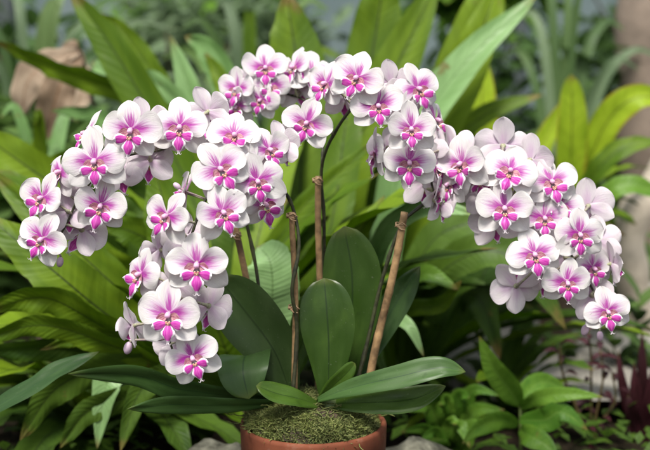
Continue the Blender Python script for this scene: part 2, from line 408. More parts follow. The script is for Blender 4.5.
def bez(a, b, c, d, n=8):
    out = []
    for i in range(n):
        t = i / (n - 1); s = 1 - t
        out.append(a*s**3 + b*3*s*s*t + c*3*s*t*t + d*t**3)
    return out
def blossom(plant, stem_pts, px, py, Y, Rp, yaw=0, pitch=0, roll=0):
    sc = Rp * pxm(Y)
    loc = at(px, py, Y)
    M3 = CAMROT @ Matrix.Rotation(R(yaw + random.uniform(-5, 5)), 3, 'Y') @ Matrix.Rotation(R(-pitch + random.uniform(-6, 6)), 3, 'X') @ Matrix.Rotation(R(-roll + random.uniform(-4, 4)), 3, 'Z')
    MW = Matrix.Translation(loc) @ M3.to_4x4() @ Matrix.Scale(sc, 4)
    back = M3 @ Vector((0, 0, -1)); tgt = loc + back * .02 + (M3 @ Vector((0, -1, 0))) * .004
    near = min(stem_pts, key=lambda p: (p - tgt).length)
    inv = MW.inverted()
    pts = bez(loc + back * .001, loc + back * .016, near + (loc - near) * .45 + back * .008, near, 9)
    mb = MB(); mb.tube([inv @ p for p in pts], [.075, .06, .05, .045, .043, .043, .045, .05, .055], 6)
    mb.blob((0, 0, -.03), (.11, .11, .06), 8, 5)
    o = link('blossom', mb.mesh('blossom', (M_PED,)), plant); o.matrix_basis = Matrix.Translation(-plant.location) @ MW
    k = random.randrange(NV)
    for nm, me in (('sepal', SD[k]), ('sepal', SL[(k+1) % NV]), ('sepal', SR[(k+2) % NV]), ('petal', PL[k]), ('petal', PR[k]), ('lip', LIPS[(k+3) % NV]), ('column', COLM[k])):
        c = link(nm, me, o)
        a = 6 if nm in ('petal', 'sepal') else 2
        if nm == 'lip': c.scale = [random.uniform(.74, .90)] * 3
        elif nm != 'column': c.scale = (random.uniform(.92, 1.05), random.uniform(.92, 1.05), random.uniform(.7, 1.5))
        c.rotation_euler = (R(random.uniform(-a, a)), R(random.uniform(-a, a)), R(random.uniform(-a, a)))
    return o

def spike(plant, ctrl, r0=.0024, r1=.0011, name='flower_stem'):
    pts = [at(*p) for p in ctrl]; s = [Vector(p) for p in catmull(pts, 60)]
    rad = []
    for i in range(60):
        t = i / 59; rr = r0 + (r1 - r0) * t
        if i % 9 in (4,): rr *= 1.28
        rad.append(rr)
    mb = MB(); mb.tube(s, rad, 8)
    link(name, mb.mesh(name, (M_STEM,), off=plant.location), plant)
    return s

def ribbon(ctrl, width, tw=0, prof='oval', fold=.18, wave=0., waves=7, nu=26, nv=10, t=.0012, pixel=True, up=None, jag=0., seed=0, curl=0., mats=(0, 0), mb=None, sidev=None):
    """leaf blade; ctrl = (px,py,Y) points; width = full width in photo pixels at mid depth (or metres when pixel=False)"""
    if pixel:
        pts = [at(*c) for c in ctrl]; W = width * pxm(ctrl[len(ctrl)//2][2]) / 2
    else: pts = [Vector(c) for c in ctrl]; W = width / 2
    n = nu + 1; S = [Vector(p) for p in catmull(pts, n)]
    rg = random.Random(seed); ph = rg.uniform(0, 6)
    fr = []
    for i in range(n):
        T = (S[min(i+1, n-1)] - S[max(i-1, 0)]).normalized()
        H = (up or (-FW)); H = Vector(H)
        side = T.cross(H) if sidev is None else Vector(sidev) - T * T.dot(Vector(sidev))
        if side.length < .05: side = T.cross(Vector((0, 0, 1)))
        side.normalize(); Nn = side.cross(T).normalized()
        a = R(tw if not hasattr(tw, '__len__') else tw[0] + (tw[1] - tw[0]) * i / (n-1))
        s2 = side * math.cos(a) + Nn * math.sin(a); N2 = s2.cross(T).normalized()
        fr.append((S[i], s2, N2))
    def wp(u):
        if prof == 'oval':   # orchid leaf: broad, blunt
            if u > .6: return max(0, 1 - ((u-.6)/.4)**2.2) ** .55
            return .30 + .70 * math.sin(math.pi/2 * min(1, u/.6)) ** 1.2
        if prof == 'strap':  # fern frond: long, even, pointed tip
            if u > .62: return max(0, 1 - ((u-.62)/.38) ** 1.9) ** .8
            return .22 + .78 * math.sin(math.pi/2 * u/.62) ** .9
        if prof == 'lance':
            return max(0.0, math.sin(math.pi * (u * .97 + .03) ** .8)) ** .85
        if prof == 'blade': return (1 - u) ** .6 * (.6 + .4 * math.sin(math.pi*min(1, u*2)/2))
        return 1
    def P(u, v):
        x = u * nu; i = min(int(x), nu - 1); f = x - i
        c = fr[i][0].lerp(fr[i+1][0], f); s_ = fr[i][1].lerp(fr[i+1][1], f); n_ = fr[i][2].lerp(fr[i+1][2], f)
        w = W * wp(u)
        if jag: w *= 1 + jag * noise.noise(Vector((u * 24, seed * 3.1, 4 if v > 0 else 9))) * abs(v)
        h = fold * abs(v) ** 1.25 * w - curl * v * v * w
        if prof == 'strap' and pixel: h += .10 * W * noise.noise(Vector((u * 7, v * 1.5, seed * 1.7 + .5)))
        if wave: h += wave * W * math.sin(u * waves * 6.28 + ph + (1.3 if v > 0 else 0)) * v * v * min(1, w / W * 1.3)
        return c + s_ * (v * w) + n_ * h
    m = mb or MB(); m.sheet(P, nu, nv, t, mats[1], mats[0]); return m
def leaf(parent, mat, *a, name='leaf', under=None, label=None, **k):
    m = ribbon(*a, **k); o = link(name, m.mesh(name, (mat,) if not under else (mat, under), off=parent.location), parent)
    if label: o['label'] = label
    return o

# ================================================================== SETTING
mb = MB(); nx = 70
gv, gf = [], []
def gx(i, n, a, b): return a + (b - a) * i / n
for j in range(nx + 1):
    for i in range(nx + 1):
        x = gx(i, nx, -1, 1); y = gx(j, nx, -1, 1)
        X = math.copysign(abs(x) ** 2.6, x) * 60; Yy = math.copysign(abs(y) ** 2.6, y) * 60 + .4
        z = .02 * noise.noise(Vector((X*2, Yy*2, 0))) * min(1, 4 / (1 + abs(X) + abs(Yy)))
        gv.append((X, Yy, z - .02)); 
for j in range(nx):
    for i in range(nx): a = j*(nx+1)+i; gf.append((a, a+1, a+nx+2, a+nx+1))
mb.add(gv, gf); g = link('ground', mb.mesh('ground', (M_GROUND,))); g['kind'] = 'structure'; g['label'] = 'dark damp earth under the plants'
# paved path at right, winding behind the plants
mb = MB()
L = [(.26, .50), (.24, .60), (.20, .9), (.25, 1.6), (.3, 2.4), (.5, 3.3)]
Rr = [(1.3, .50), (1.25, .6), (1.15, .9), (1.2, 1.6), (1.5, 2.4), (2.2, 3.3)]
vs, fs = [], []
LL = catmull(L, 30); RR = catmull(Rr, 30)
for a, b in zip(LL, RR):
    for k in range(7):
        t = k/6; vs.append((a[0]+(b[0]-a[0])*t, a[1]+(b[1]-a[1])*t, .028))
for i in range(29):
    for k in range(6): q = i*7+k; fs.append((q, q+1, q+8, q+7))
ol = [i*7 for i in range(30)]; orr = [i*7+6 for i in range(30)]
mb.add(vs, fs)
for ed in (ol, orr):
    b0 = [Vector(vs[i]) for i in ed]; k = []
    for p in b0: k += [p, p - Vector((0, 0, .06))]
    mb.add(k, [(2*i, 2*i+2, 2*i+3, 2*i+1) for i in range(29)])
p = link('path', mb.mesh('path', (M_PAVE,), False)); p['kind'] = 'structure'; p['label'] = 'worn grey paving beyond the pot'

# greenhouse wall at the back
def box(mb, c, s, mi=0):
    x, y, z = c; a, b, d = s[0]/2, s[1]/2, s[2]/2
    v = [(x+i*a, y+j*b, z+k*d) for i in (-1, 1) for j in (-1, 1) for k in (-1, 1)]
    mb.add(v, [(0, 1, 3, 2), (4, 6, 7, 5), (0, 4, 5, 1), (2, 3, 7, 6), (0, 2, 6, 4), (1, 5, 7, 3)], mi)
wl = thing('greenhouse_wall', 'grey green panelled greenhouse wall far behind the plants', 'wall', (0, 4.2, 0))
mb = MB()
for i in range(-9, 10): box(mb, (i*.6, 4.2, 1.3), (.57, .02, 2.6))
link('panel', mb.mesh('panel', (M_WALL,), False, wl.location), wl)
mb = MB()
for i in range(-10, 10): box(mb, (i*.6+.3, 4.17, 1.32), (.08, .07, 2.64))
link('post', mb.mesh('post', (M_FRAME,), False, wl.location), wl)
mb = MB()
for z in (.25, 1.1, 2.0, 2.6): box(mb, (0, 4.14, z), (11.4, .035, .05))
link('rail', mb.mesh('rail', (M_FRAME,), False, wl.location), wl)

# ================================================================== BACKGROUND PLANTS
def dirv(az, el): return Vector((math.sin(az)*math.cos(el), -math.cos(az)*math.cos(el)*1.0, math.sin(el)))
def rosette(parent, c, n, Ln, W, mat, el=(35, 80), az=(0, 360), seed=1, prof='strap', droop=.5, wave=.12, name='leaf', nu=16, nv=6, jag=0, fold=.25):
    rg = random.Random(seed); c = Vector(c)
    for i in range(n):
        a = R(az[0] + (az[1]-az[0]) * (i + rg.uniform(-.4, .4)) / n); e = R(rg.uniform(*el)); l = rg.uniform(*Ln); w = rg.uniform(*W)
        pts = []; p = c.copy(); ee = e
        for k in range(7):
            pts.append(tuple(p)); p = p + dirv(a, ee) * (l/6); ee -= droop * rg.uniform(.6, 1.4) * .32
            a += rg.uniform(-.06, .06)
        up = Vector((0, 0, 1)) - dirv(a, 0) * .7
        leaf(parent, mat if not isinstance(mat, (list, tuple)) else rg.choice(mat), pts, w, rg.uniform(-14, 14), prof, fold, wave, 6, nu, nv, .0012, False, up, seed=seed*50+i, name=name, jag=jag)

# --- large bird's nest fern behind and to the left
f1 = thing('bird_nest_fern', 'large bright green nest fern with broad strap fronds left behind the orchids', 'fern', at(235, 400, .34))
def F(c, w, *a, mat=M_FERN, **k):
    k.setdefault('jag', .10); k.setdefault('nu', 40); return leaf(f1, mat, c, w * .9, *a, name='frond', **k)
F([(245, 410, .34), (222, 340, .30), (180, 250, .28), (152, 162, .30)], 66, 8, 'strap', .16, .07, 5, seed=1)
F([(235, 405, .34), (190, 365, .26), (112, 318, .20), (50, 268, .18), (-15, 215, .2)], 62, -14, 'strap', .14, .10, 6, seed=2)
F([(235, 410, .34), (170, 370, .24), (100, 325, .18), (45, 298, .16), (-20, 312, .16)], 40, 25, 'strap', .2, .16, 5, seed=3)
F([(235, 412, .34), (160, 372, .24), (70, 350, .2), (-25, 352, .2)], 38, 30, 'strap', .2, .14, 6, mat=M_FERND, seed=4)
F([(240, 412, .34), (170, 330, .40), (110, 230, .44), (25, 165, .46), (-25, 130, .5)], 56, 5, 'strap', .15, .12, 6, mat=M_FERN, seed=5)
F([(250, 400, .36), (215, 300, .45), (190, 190, .55), (120, 60, .6), (68, -12, .64)], 46, 10, 'strap', .2, .07, 6, seed=6)
F([(255, 400, .36), (240, 290, .50), (205, 165, .6), (150, 105, .64), (60, 70, .68), (-12, 38, .7)], 34, 38, 'strap', .2, .2, 11, seed=7, jag=.35)
F([(265, 400, .36), (290, 290, .46), (302, 150, .52), (296, 60, .56), (286, -8, .58)], 70, 0, 'strap', .2, .06, 5, seed=8)
F([(240, 420, .33), (205, 385, .25), (130, 365, .19), (60, 385, .17), (20, 440, .16)], 44, 28, 'strap', .2, .15, 5, mat=M_FERND, seed=9)
F([(240, 400, .36), (205, 300, .42), (165, 215, .42), (120, 190, .42), (60, 200, .42)], 44, 12, 'strap', .2, .15, 5, mat=M_FERND, seed=10)
F([(250, 400, .36), (300, 330, .30), (345, 255, .28), (385, 195, .30)], 26, 18, 'strap', .2, .1, 5, seed=11)
F([(250, 410, .35), (262, 350, .22), (272, 300, .18), (270, 262, .18), (258, 246, .2)], 60, -6, 'strap', .16, .05, 4, mat=M_PALE, seed=12)
F([(235, 300, .42), (262, 262, .38), (310, 200, .36), (376, 140, .36)], 24, 10, 'strap', .2, .08, 5, seed=13)
F([(245, 400, .37), (230, 300, .55), (215, 200, .66), (196, 110, .7), (170, 35, .72)], 34, 12, 'strap', .2, .1, 5, mat=M_PALE, seed=14)
F([(240, 400, .37), (200, 260, .6), (170, 130, .72), (110, 75, .76), (92, 62, .78)], 30, 14, 'strap', .2, .1, 5, mat=M_PALE, seed=15)
F([(150, 345, .30), (122, 362, .22), (106, 386, .18), (97, 449, .17)], 40, 6, 'lance', .25, .05, 3, mat=M_PALE, seed=16)
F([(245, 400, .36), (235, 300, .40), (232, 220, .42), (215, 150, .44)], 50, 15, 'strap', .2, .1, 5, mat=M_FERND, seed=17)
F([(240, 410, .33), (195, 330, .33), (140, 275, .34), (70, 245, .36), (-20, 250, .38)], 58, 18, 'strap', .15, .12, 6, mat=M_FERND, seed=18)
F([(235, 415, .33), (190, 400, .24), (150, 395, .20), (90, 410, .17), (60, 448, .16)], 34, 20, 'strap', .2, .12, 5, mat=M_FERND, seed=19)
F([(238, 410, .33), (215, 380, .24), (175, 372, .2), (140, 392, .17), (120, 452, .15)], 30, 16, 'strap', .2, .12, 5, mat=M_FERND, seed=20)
F([(240, 400, .35), (215, 320, .36), (185, 270, .35), (140, 235, .34), (100, 225, .34)], 46, 10, 'strap', .18, .1, 6, seed=21)
F([(240, 412, .33), (190, 350, .27), (120, 290, .25), (60, 235, .26), (-10, 170, .3)], 48, 0, 'strap', .18, .1, 6, seed=22)
F([(240, 412, .33), (180, 375, .22), (110, 345, .17), (40, 325, .15), (-30, 345, .15)], 30, 24, 'strap', .2, .16, 6, seed=23)
F([(262, 400, .37), (270, 280, .55), (250, 150, .66), (215, 60, .7), (185, 35, .72)], 34, 14, 'strap', .2, .1, 6, seed=25, mat=M_PALE)
F([(255, 400, .37), (250, 330, .4), (270, 260, .42), (300, 215, .42)], 34, 14, 'strap', .2, .1, 5, seed=26)
F([(262, 400, .37), (300, 320, .42), (330, 230, .45), (345, 130, .5), (352, 90, .52)], 44, 6, 'strap', .2, .1, 5, seed=27)
rosette(f1, f1.location, 34, (.28, .52), (.045, .075), [M_FERN, M_FERN, M_FERND], (35, 82), (60, 300), 5, name='frond', wave=.2)
for i, (c_, w_, tw_, m_) in enumerate([
    ([(238, 405, .34), (205, 340, .32), (160, 290, .31), (110, 262, .30), (70, 268, .29)], 34, 14, M_FERN),
    ([(238, 405, .35), (200, 300, .42), (140, 200, .48), (80, 160, .5), (30, 175, .5)], 32, 16, M_FERN),
    ([(238, 408, .34), (190, 345, .28), (130, 300, .24), (80, 290, .22), (20, 310, .2)], 26, 22, M_FERN),
    ([(240, 410, .34), (200, 370, .26), (150, 345, .21), (95, 335, .18), (40, 350, .17)], 24, 22, M_FERN),
    ([(245, 400, .37), (215, 280, .5), (165, 180, .6), (105, 120, .64), (50, 110, .66)], 24, 22, M_PALE),
    ([(250, 400, .37), (235, 260, .55), (215, 150, .66), (160, 85, .7), (112, 72, .72)], 26, 16, M_PALE),
    ([(255, 400, .37), (260, 300, .5), (235, 170, .62), (225, 90, .68), (205, 52, .7)], 26, 12, M_FERN),
    ([(250, 400, .37), (225, 250, .6), (180, 120, .74), (130, 40, .8), (95, 12, .82)], 26, 14, M_FERN),
    ([(250, 405, .36), (262, 320, .36), (290, 250, .36), (330, 215, .36)], 24, 10, M_FERND),
    ([(240, 410, .34), (215, 360, .28), (190, 340, .25), (165, 352, .22), (150, 400, .2)], 26, 18, M_FERND)]):
    F(c_, w_, tw_, 'strap', .2, .16, 7, mat=m_, seed=400+i)
f4 = thing('bird_nest_fern', 'low nest fern at the lower left, its green fronds spreading out to the bottom edge', 'fern', at(95, 440, .40))
rosette(f4, f4.location, 34, (.22, .40), (.035, .06), [M_FERN, M_FERND, M_FERND], (8, 75), (0, 360), 41, name='frond', droop=.8, wave=.2)

# --- second nest fern behind centre and right
f2 = thing('bird_nest_fern', 'nest fern behind the centre spray, fronds leaning up to the right', 'fern', at(400, 400, .6))
G = lambda *a, mat=M_FERN, **k: leaf(f2, mat, *a, name='frond', **k)
G([(395, 400, .6), (350, 300, .60), (345, 180, .62), (395, 70, .64), (440, -25, .66)], 52, 8, 'strap', .2, .08, 6, seed=31)
G([(400, 400, .6), (385, 300, .6), (400, 170, .6), (455, 75, .6), (540, -8, .62)], 40, 20, 'strap', .2, .1, 6, seed=32, mat=M_PALE)
G([(400, 400, .6), (375, 260, .66), (365, 120, .7), (378, 20, .72), (385, -30, .72)], 52, 4, 'strap', .2, .08, 6, seed=33)
G([(405, 400, .6), (400, 280, .62), (425, 160, .64), (470, 60, .66), (500, -20, .68)], 46, 10, 'strap', .2, .08, 6, seed=34)
G([(405, 400, .6), (420, 250, .7), (440, 130, .72), (480, 20, .75), (498, -30, .76)], 50, 10, 'strap', .2, .08, 6, seed=38)
G([(400, 380, .5), (375, 290, .36), (385, 235, .26), (425, 208, .22), (478, 214, .2)], 22, 20, 'strap', .2, .12, 5, seed=35, mat=M_PALE)
G([(398, 390, .5), (380, 330, .40), (395, 288, .34), (425, 274, .30), (459, 290, .28)], 22, 22, 'strap', .2, .16, 5, seed=36, mat=M_BRIGHT)
G([(398, 390, .5), (390, 335, .40), (408, 310, .34), (440, 305, .30), (462, 280, .28)], 18, 22, 'strap', .2, .2, 5, seed=37)
G([(395, 392, .48), (378, 352, .30), (388, 320, .24), (408, 325, .20), (424, 357, .19)], 14, 12, 'strap', .2, .05, 5, seed=39, mat=M_PALE)
G([(400, 390, .6), (420, 300, .46), (470, 255, .4), (520, 262, .38), (566, 330, .38)], 40, 26, 'strap', .2, .12, 6, seed=40, mat=M_FERND)
G([(400, 390, .6), (410, 290, .50), (440, 235, .48), (500, 225, .46), (580, 262, .46)], 36, 30, 'strap', .2, .12, 6, seed=41, mat=M_FERND)
G([(402, 400, .6), (436, 340, .5), (455, 300, .48), (480, 300, .46), (500, 360, .46)], 34, 14, 'strap', .2, .12, 6, seed=42, mat=M_FERND)
G([(402, 400, .6), (460, 320, .55), (500, 250, .55), (560, 215, .55), (625, 235, .55)], 34, 26, 'strap', .2, .12, 6, seed=43, mat=M_FERND)
rosette(f2, f2.location, 34, (.30, .55), (.04, .075), [M_FERND, M_FERN, M_FERN], (40, 80), (60, 300), 9, name='frond')
mbt = MB(); b0 = at(440, 455, .62); mbt.tube([b0 + Vector((0, 0, -.06)), b0 + Vector((.004, 0, .05)), b0 + Vector((-.006, 0, .13)), b0 + Vector((-.03, 0, .17))], [.024, .020, .018, .013], 10)
link('stalk', mbt.mesh('stalk', (M_TRUNKD,), off=f2.location), f2)

# --- yellow-green fern right
f3 = thing('bird_nest_fern', 'yellow green nest fern with upright brown edged fronds at upper right', 'fern', at(560, 230, .85))
H = lambda *a, mat=M_FERNY, **k: leaf(f3, mat, *a, name='frond', **k)
H([(560, 235, .85), (568, 195, .82), (572, 130, .80), (571, 74, .80)], 31, 4, 'oval', .2, .05, 4, seed=51)
H([(565, 235, .85), (580, 190, .84), (605, 125, .82), (635, 98, .8), (668, 100, .8)], 31, 12, 'strap', .2, .06, 4, seed=52)
H([(555, 235, .86), (535, 190, .88), (545, 140, .9), (578, 86, .9)], 20, 10, 'strap', .2, .05, 4, seed=53)
H([(545, 235, .86), (500, 185, .88), (484, 120, .9), (482, 58, .92)], 30, 5, 'oval', .2, .05, 4, seed=54)
H([(545, 232, .84), (490, 190, .8), (452, 150, .78), (485, 115, .78), (544, 94, .78)], 24, 22, 'strap', .2, .05, 4, seed=55, mat=M_FERN)
H([(560, 235, .84), (520, 175, .76), (470, 142, .74), (430, 140, .74)], 22, 30, 'strap', .2, .1, 5, seed=56, mat=M_FERN)
H([(560, 235, .84), (590, 180, .76), (620, 150, .74), (660, 140, .74)], 22, 30, 'strap', .2, .1, 5, seed=57, mat=M_FERN)
H([(560, 235, .84), (600, 200, .72), (630, 185, .7), (675, 200, .7)], 22, 26, 'strap', .2, .1, 5, seed=58, mat=M_BRIGHT)
H([(550, 235, .86), (520, 180, .9), (505, 150, .92), (462, 128, .95)], 20, 16, 'strap', .2, .1, 5, seed=59)
rosette(f3, f3.location, 24, (.14, .28), (.03, .05), [M_FERN, M_FERND], (25, 70), (0, 360), 19, name='frond', droop=.8)

# --- low bright shrub at lower right
def stalks(parent, base, tops, mat, mstem, Lf, W, n, seed, up=70):
    rg = random.Random(seed)
    for tp in tops:
        p0 = Vector(base) + Vector((rg.uniform(-.015, .015), rg.uniform(-.015, .015), 0)); p1 = Vector(tp)
        pts = bez(p0, p0 + Vector((0, 0, (p1-p0).z*.5)), p1 - Vector((0, 0, .02)), p1, 8)
        m = MB(); m.tube(pts, [.003, .003, .0028, .0026, .0024, .0022, .002, .0012], 6)
        link('stem', m.mesh('stem', (mstem,), off=parent.location), parent)
        for i in range(n):
            t = .45 + .55 * i / (n - 1); q = pts[min(7, int(t*7))]
            a = i * 2.4 + rg.uniform(-.3, .3); el = R(rg.uniform(15, 45) + 25 * t); l = Lf * rg.uniform(.75, 1.15)
            lp = []; p = q.copy(); e = el
            for k in range(5): lp.append(tuple(p)); p = p + dirv(a, e) * l/4; e -= .22
            leaf(parent, mat, lp, W * rg.uniform(.8, 1.15), rg.uniform(-15, 15), 'lance', .25, .06, 3, 12, 6, .0008, False, Vector((0, 0, 1)) - dirv(a, 0)*.5, seed=seed*30+i)
s1 = thing('leafy_shrub', 'low bright green shrub with pointed leaves at the lower right, beside the paving', 'shrub', at(520, 465, .30))
K = lambda *a, **k: leaf(s1, M_BRIGHT, *a, **k)
K([(520, 405, .30), (508, 388, .28), (492, 366, .26), (479, 336, .25)], 26, 5, 'lance', .2, .04, 3, seed=61)
K([(520, 408, .30), (540, 398, .26), (570, 394, .24), (604, 397, .23)], 17, 14, 'lance', .2, .04, 3, seed=62)
K([(520, 408, .30), (530, 390, .31), (545, 382, .32), (566, 388, .33)], 24, 10, 'lance', .2, .04, 3, seed=63)
K([(520, 420, .28), (545, 420, .25), (562, 412, .24), (588, 430, .23)], 26, 14, 'lance', .2, .04, 3, seed=64)
K([(518, 425, .28), (500, 420, .26), (478, 428, .24), (462, 444, .23)], 22, 14, 'lance', .2, .04, 3, seed=65)
K([(520, 430, .28), (530, 436, .24), (545, 445, .22), (560, 462, .2)], 24, 14, 'lance', .2, .04, 3, seed=66)
m_ = MB(); m_.tube([at(520, 480, .30), at(521, 440, .30), at(520, 404, .30)], [.003, .0026, .0018], 6); link('stem', m_.mesh('stem', (M_BUSH,), off=s1.location), s1)
s2 = thing('leafy_shrub', 'small bright green leafy plant just right of the pot, behind the pale stone', 'shrub', at(450, 460, .36))
K = lambda *a, **k: leaf(s2, M_BRIGHT, *a, **k)
for i, (tx, ty, w) in enumerate([(408, 412, 20), (400, 432, 18), (425, 400, 18), (440, 405, 22), (470, 398, 20), (505, 410, 20), (500, 396, 16), (492, 430, 22), (420, 440, 20), (470, 448, 20), (455, 425, 22)]):
    mx, my = (450 + tx)/2, min(ty, 432) - 6 + (i % 3)*3
    K([(450, 446, .36), (450 + (tx-450)*.3, my + 16, .33), (mx, my, .32), (tx, ty, .30)], w, 8 + i % 4 * 6, 'lance', .22, .05, 3, seed=70+i)
m_ = MB(); m_.tube([at(450, 480, .36), at(451, 460, .36), at(450, 440, .36)], [.003, .0026, .002], 6); link('stem', m_.mesh('stem', (M_BUSH,), off=s2.location), s2)
s3 = thing('leafy_shrub', 'green shrub with loose pointed leaves at the right edge, over the dark red plant', 'shrub', at(625, 440, .75))
stalks(s3, s3.location, [at(610, 330, .72), at(640, 300, .75), at(560, 350, .8), at(650, 360, .7)], M_BUSH, M_BUSH, .09, .03, 8, 5)
# --- dark red plants
r1 = thing('cordyline', 'dark red strap leaved plant at the lower right edge of the view', 'plant', at(645, 470, .45))
for i, (tx, ty, w) in enumerate([(642, 330, 16), (618, 350, 13), (628, 395, 14), (655, 350, 16), (665, 390, 14), (634, 362, 15)]):
    leaf(r1, M_RED, [(645, 468, .45), (640 + (tx-640)*.2, 430, .44), (640+(tx-640)*.8, (ty+420)/2, .42), (tx, ty, .42)], w, 10*(i % 3)-8, 'lance', .25, .05, 3, 18, 6, seed=90+i)
r2 = thing('red_stemmed_plant', 'thin plant with dark red stems and small leaves before the grey paving', 'plant', at(595, 470, .4))
for i, (tx, ty) in enumerate([(560, 345), (588, 330), (600, 350), (575, 395), (612, 372)]):
    m = MB(); pp = [at(*q) for q in [(595, 470, .4), (592 + (tx-592)*.2, 430, .4), (tx + 3, ty + 30, .4), (tx, ty, .4)]]
    sp = [Vector(q) for q in catmull(pp, 10)]; m.tube(sp, [.0022]*5 + [.0018]*3 + [.0014]*2, 5)
    link('stem', m.mesh('stem', (M_RED,), off=r2.location), r2)
    for k in range(3, 10):
        a = k*2.2 + i; q = sp[k]; l = .03
        lp = [tuple(q), tuple(q + dirv(a, .6)*l*.5), tuple(q + dirv(a, .2)*l)]
        leaf(r2, M_RED, lp, .010, 0, 'lance', .2, 0, 3, 6, 4, .0006, False, Vector((0, -.5, 1)))

# --- grass like strap plants upper left and upper right
def clump(name, label, cat, base, targets, mat, w, Y):
    t = thing(name, label, cat, at(*base))
    for i, (tx, ty, d) in enumerate(targets):
        b = base; mx = b[0] + (tx-b[0])*.35; my = min(b[1], b[1] + (ty-b[1])*.9)
        leaf(t, mat if not isinstance(mat, list) else mat[i % len(mat)], [b, (mx, my + 20, Y + d*.5), ((mx+tx)/2, (my+ty)/2 - 18, Y + d), (tx, ty, Y + d)], w*(.8 + .4*((i*7) % 5)/5), 12*(i % 4)-10, 'blade', .25, .05, 4, 18, 4, seed=120+i)
    return t
clump('strap_leaf_plant', 'grey green plant of long thin arching blades at the upper left', 'plant', (30, 250, 1.35), [(-30, 30, 0), (10, 0, .1), (60, 10, 0), (110, 30, -.1), (130, 60, .1), (60, 40, .15), (150, 5, .2), (-20, 70, 0), (90, -10, .1), (180, 30, .2)], [M_GRASSY, M_BUSH2], 15, 1.3)
clump('strap_leaf_plant', 'plant of long thin pale blades rising past the wall at the upper right', 'plant', (560, 250, 1.6), [(600, -20, 0), (520, 20, .1), (625, 30, .1), (640, 70, -.1), (540, -20, .2), (590, 60, .1), (500, 60, .1), (665, 60, 0), (580, -30, .2)], [M_GRASSY, M_BUSH2], 13, 1.6)
clump('strap_leaf_plant', 'clump of pale blades low at the left edge, beneath the brown dead frond', 'plant', (45, 260, .72), [(0, 118, 0), (35, 125, -.05), (78, 122, .05), (-10, 160, 0), (120, 150, 0), (20, 150, 0), (60, 160, 0)], [M_PALE, M_FERN], 20, .7)
clump('strap_leaf_plant', 'green strap leaved plant between the centre ferns and the wall', 'plant', (250, 230, 1.3), [(180, 30, 0), (215, 10, .1), (250, 20, 0), (330, 10, .1), (230, 60, .1), (345, 60, 0), (160, 60, .2), (200, 80, 0)], [M_BUSH, M_BUSH2, M_FERN], 17, 1.3)

f5 = thing('bird_nest_fern', 'distant pale green fern in the upper left gap behind the long arching fronds', 'fern', (-.55, 1.35, .12))
rosette(f5, f5.location, 34, (.35, .62), (.04, .06), [M_PALE, M_FERN, M_BUSH2], (30, 80), (0, 360), 61, name='frond', droop=.7, wave=.2)
f6 = thing('bird_nest_fern', 'distant mid green fern in front of the wall, above the right spray', 'fern', (.42, 1.75, .12))
rosette(f6, f6.location, 30, (.30, .55), (.04, .06), [M_BUSH, M_FERN, M_FERND], (30, 80), (0, 360), 62, name='frond', droop=.7, wave=.2)
f7 = thing('bird_nest_fern', 'dim fern in the shade below the right spray, before the paving', 'fern', at(500, 420, .52))
rosette(f7, f7.location, 26, (.12, .26), (.018, .032), [M_FERND, M_FERND, M_FERN], (35, 85), (0, 360), 63, name='frond', droop=.7, wave=.2)
# --- dried fronds upper left
dr = thing('dead_frond', 'crumpled pale brown dead fronds hanging at the upper left', 'dead frond', at(55, 60, .95))
for i, (c, w) in enumerate([([(78, 52, .80), (50, 62, .78), (28, 82, .77), (22, 118, .78)], 34), ([(80, 58, .80), (64, 78, .76), (54, 105, .75), (46, 140, .76)], 36), ([(70, 50, .95), (40, 62, .94), (12, 92, .95)], 16), ([(80, 62, .95), (84, 85, .93), (72, 120, .92)], 26), ([(75, 40, .96), (70, 52, .95), (74, 66, .94), (64, 84, .93)], 24)]):
    leaf(dr, M_DRY, c, w, 20*(i % 3)-15, 'strap', .5, .16, 4, 22, 8, .001, seed=150+i, curl=.3, name='frond')

# --- bushes of loose foliage in the distance
def bush(label, c, size, n, ll, mat, seed, name='bush'):
    rg = random.Random(seed); c = Vector(c); t = thing(name, label, 'bush', (c.x, c.y, 0))
    m = MB(); st = MB()
    for k in range(9):
        tip = c + Vector((rg.uniform(-1, 1)*size[0], rg.uniform(-1, 1)*size[1], rg.uniform(.0, 1)*size[2]))
        st.tube(bez(Vector((c.x, c.y, 0)), Vector((c.x, c.y, c.z*.5)), tip - Vector((0, 0, .1)), tip, 6), [.010, .008, .006, .005, .004, .002], 5)
    cl = [Vector((rg.uniform(-1, 1)*size[0], rg.uniform(-1, 1)*size[1], rg.uniform(-1, 1)*size[2])) for _ in range(16)]
    for i in range(n):
        o = rg.choice(cl)*.85; d = Vector((rg.gauss(0, .2)*size[0], rg.gauss(0, .25)*size[1], rg.gauss(0, .2)*size[2]))
        p = c + o + d; a = rg.uniform(0, 6.28); e = rg.uniform(-.5, 1.0); l = ll*rg.uniform(.6, 1.3); D = dirv(a, e); S = D.cross(Vector((0, 0, 1))).normalized()
        S = (S + Vector((0, 0, rg.uniform(-.7, .7)))).normalized(); w = l*rg.uniform(.13, .22)
        q1 = p + D*l*.35; q2 = p + D*l*.7 - Vector((0, 0, l*.06)); q3 = p + D*l - Vector((0, 0, l*.18))
        m.add([p, q1 - S*w, q1, q1 + S*w, q2 - S*w*.8, q2, q2 + S*w*.8, q3], [(0, 1, 2), (0, 2, 3), (1, 4, 5, 2), (2, 5, 6, 3), (4, 7, 5), (5, 7, 6)], 0, [(0, .5), (.35, 0), (.35, .5), (.35, 1), (.7, 0), (.7, .5), (.7, 1), (1, .5)])
    link('foliage', m.mesh('foliage', (mat,), True, t.location), t); link('stem', st.mesh('stem', (M_TRUNKD,), True, t.location), t)
bush('dark leafy bush far left behind the dead fronds', (-1.15, 2.3, .42), (.45, .3, .42), 1300, .13, M_BUSH, 1)
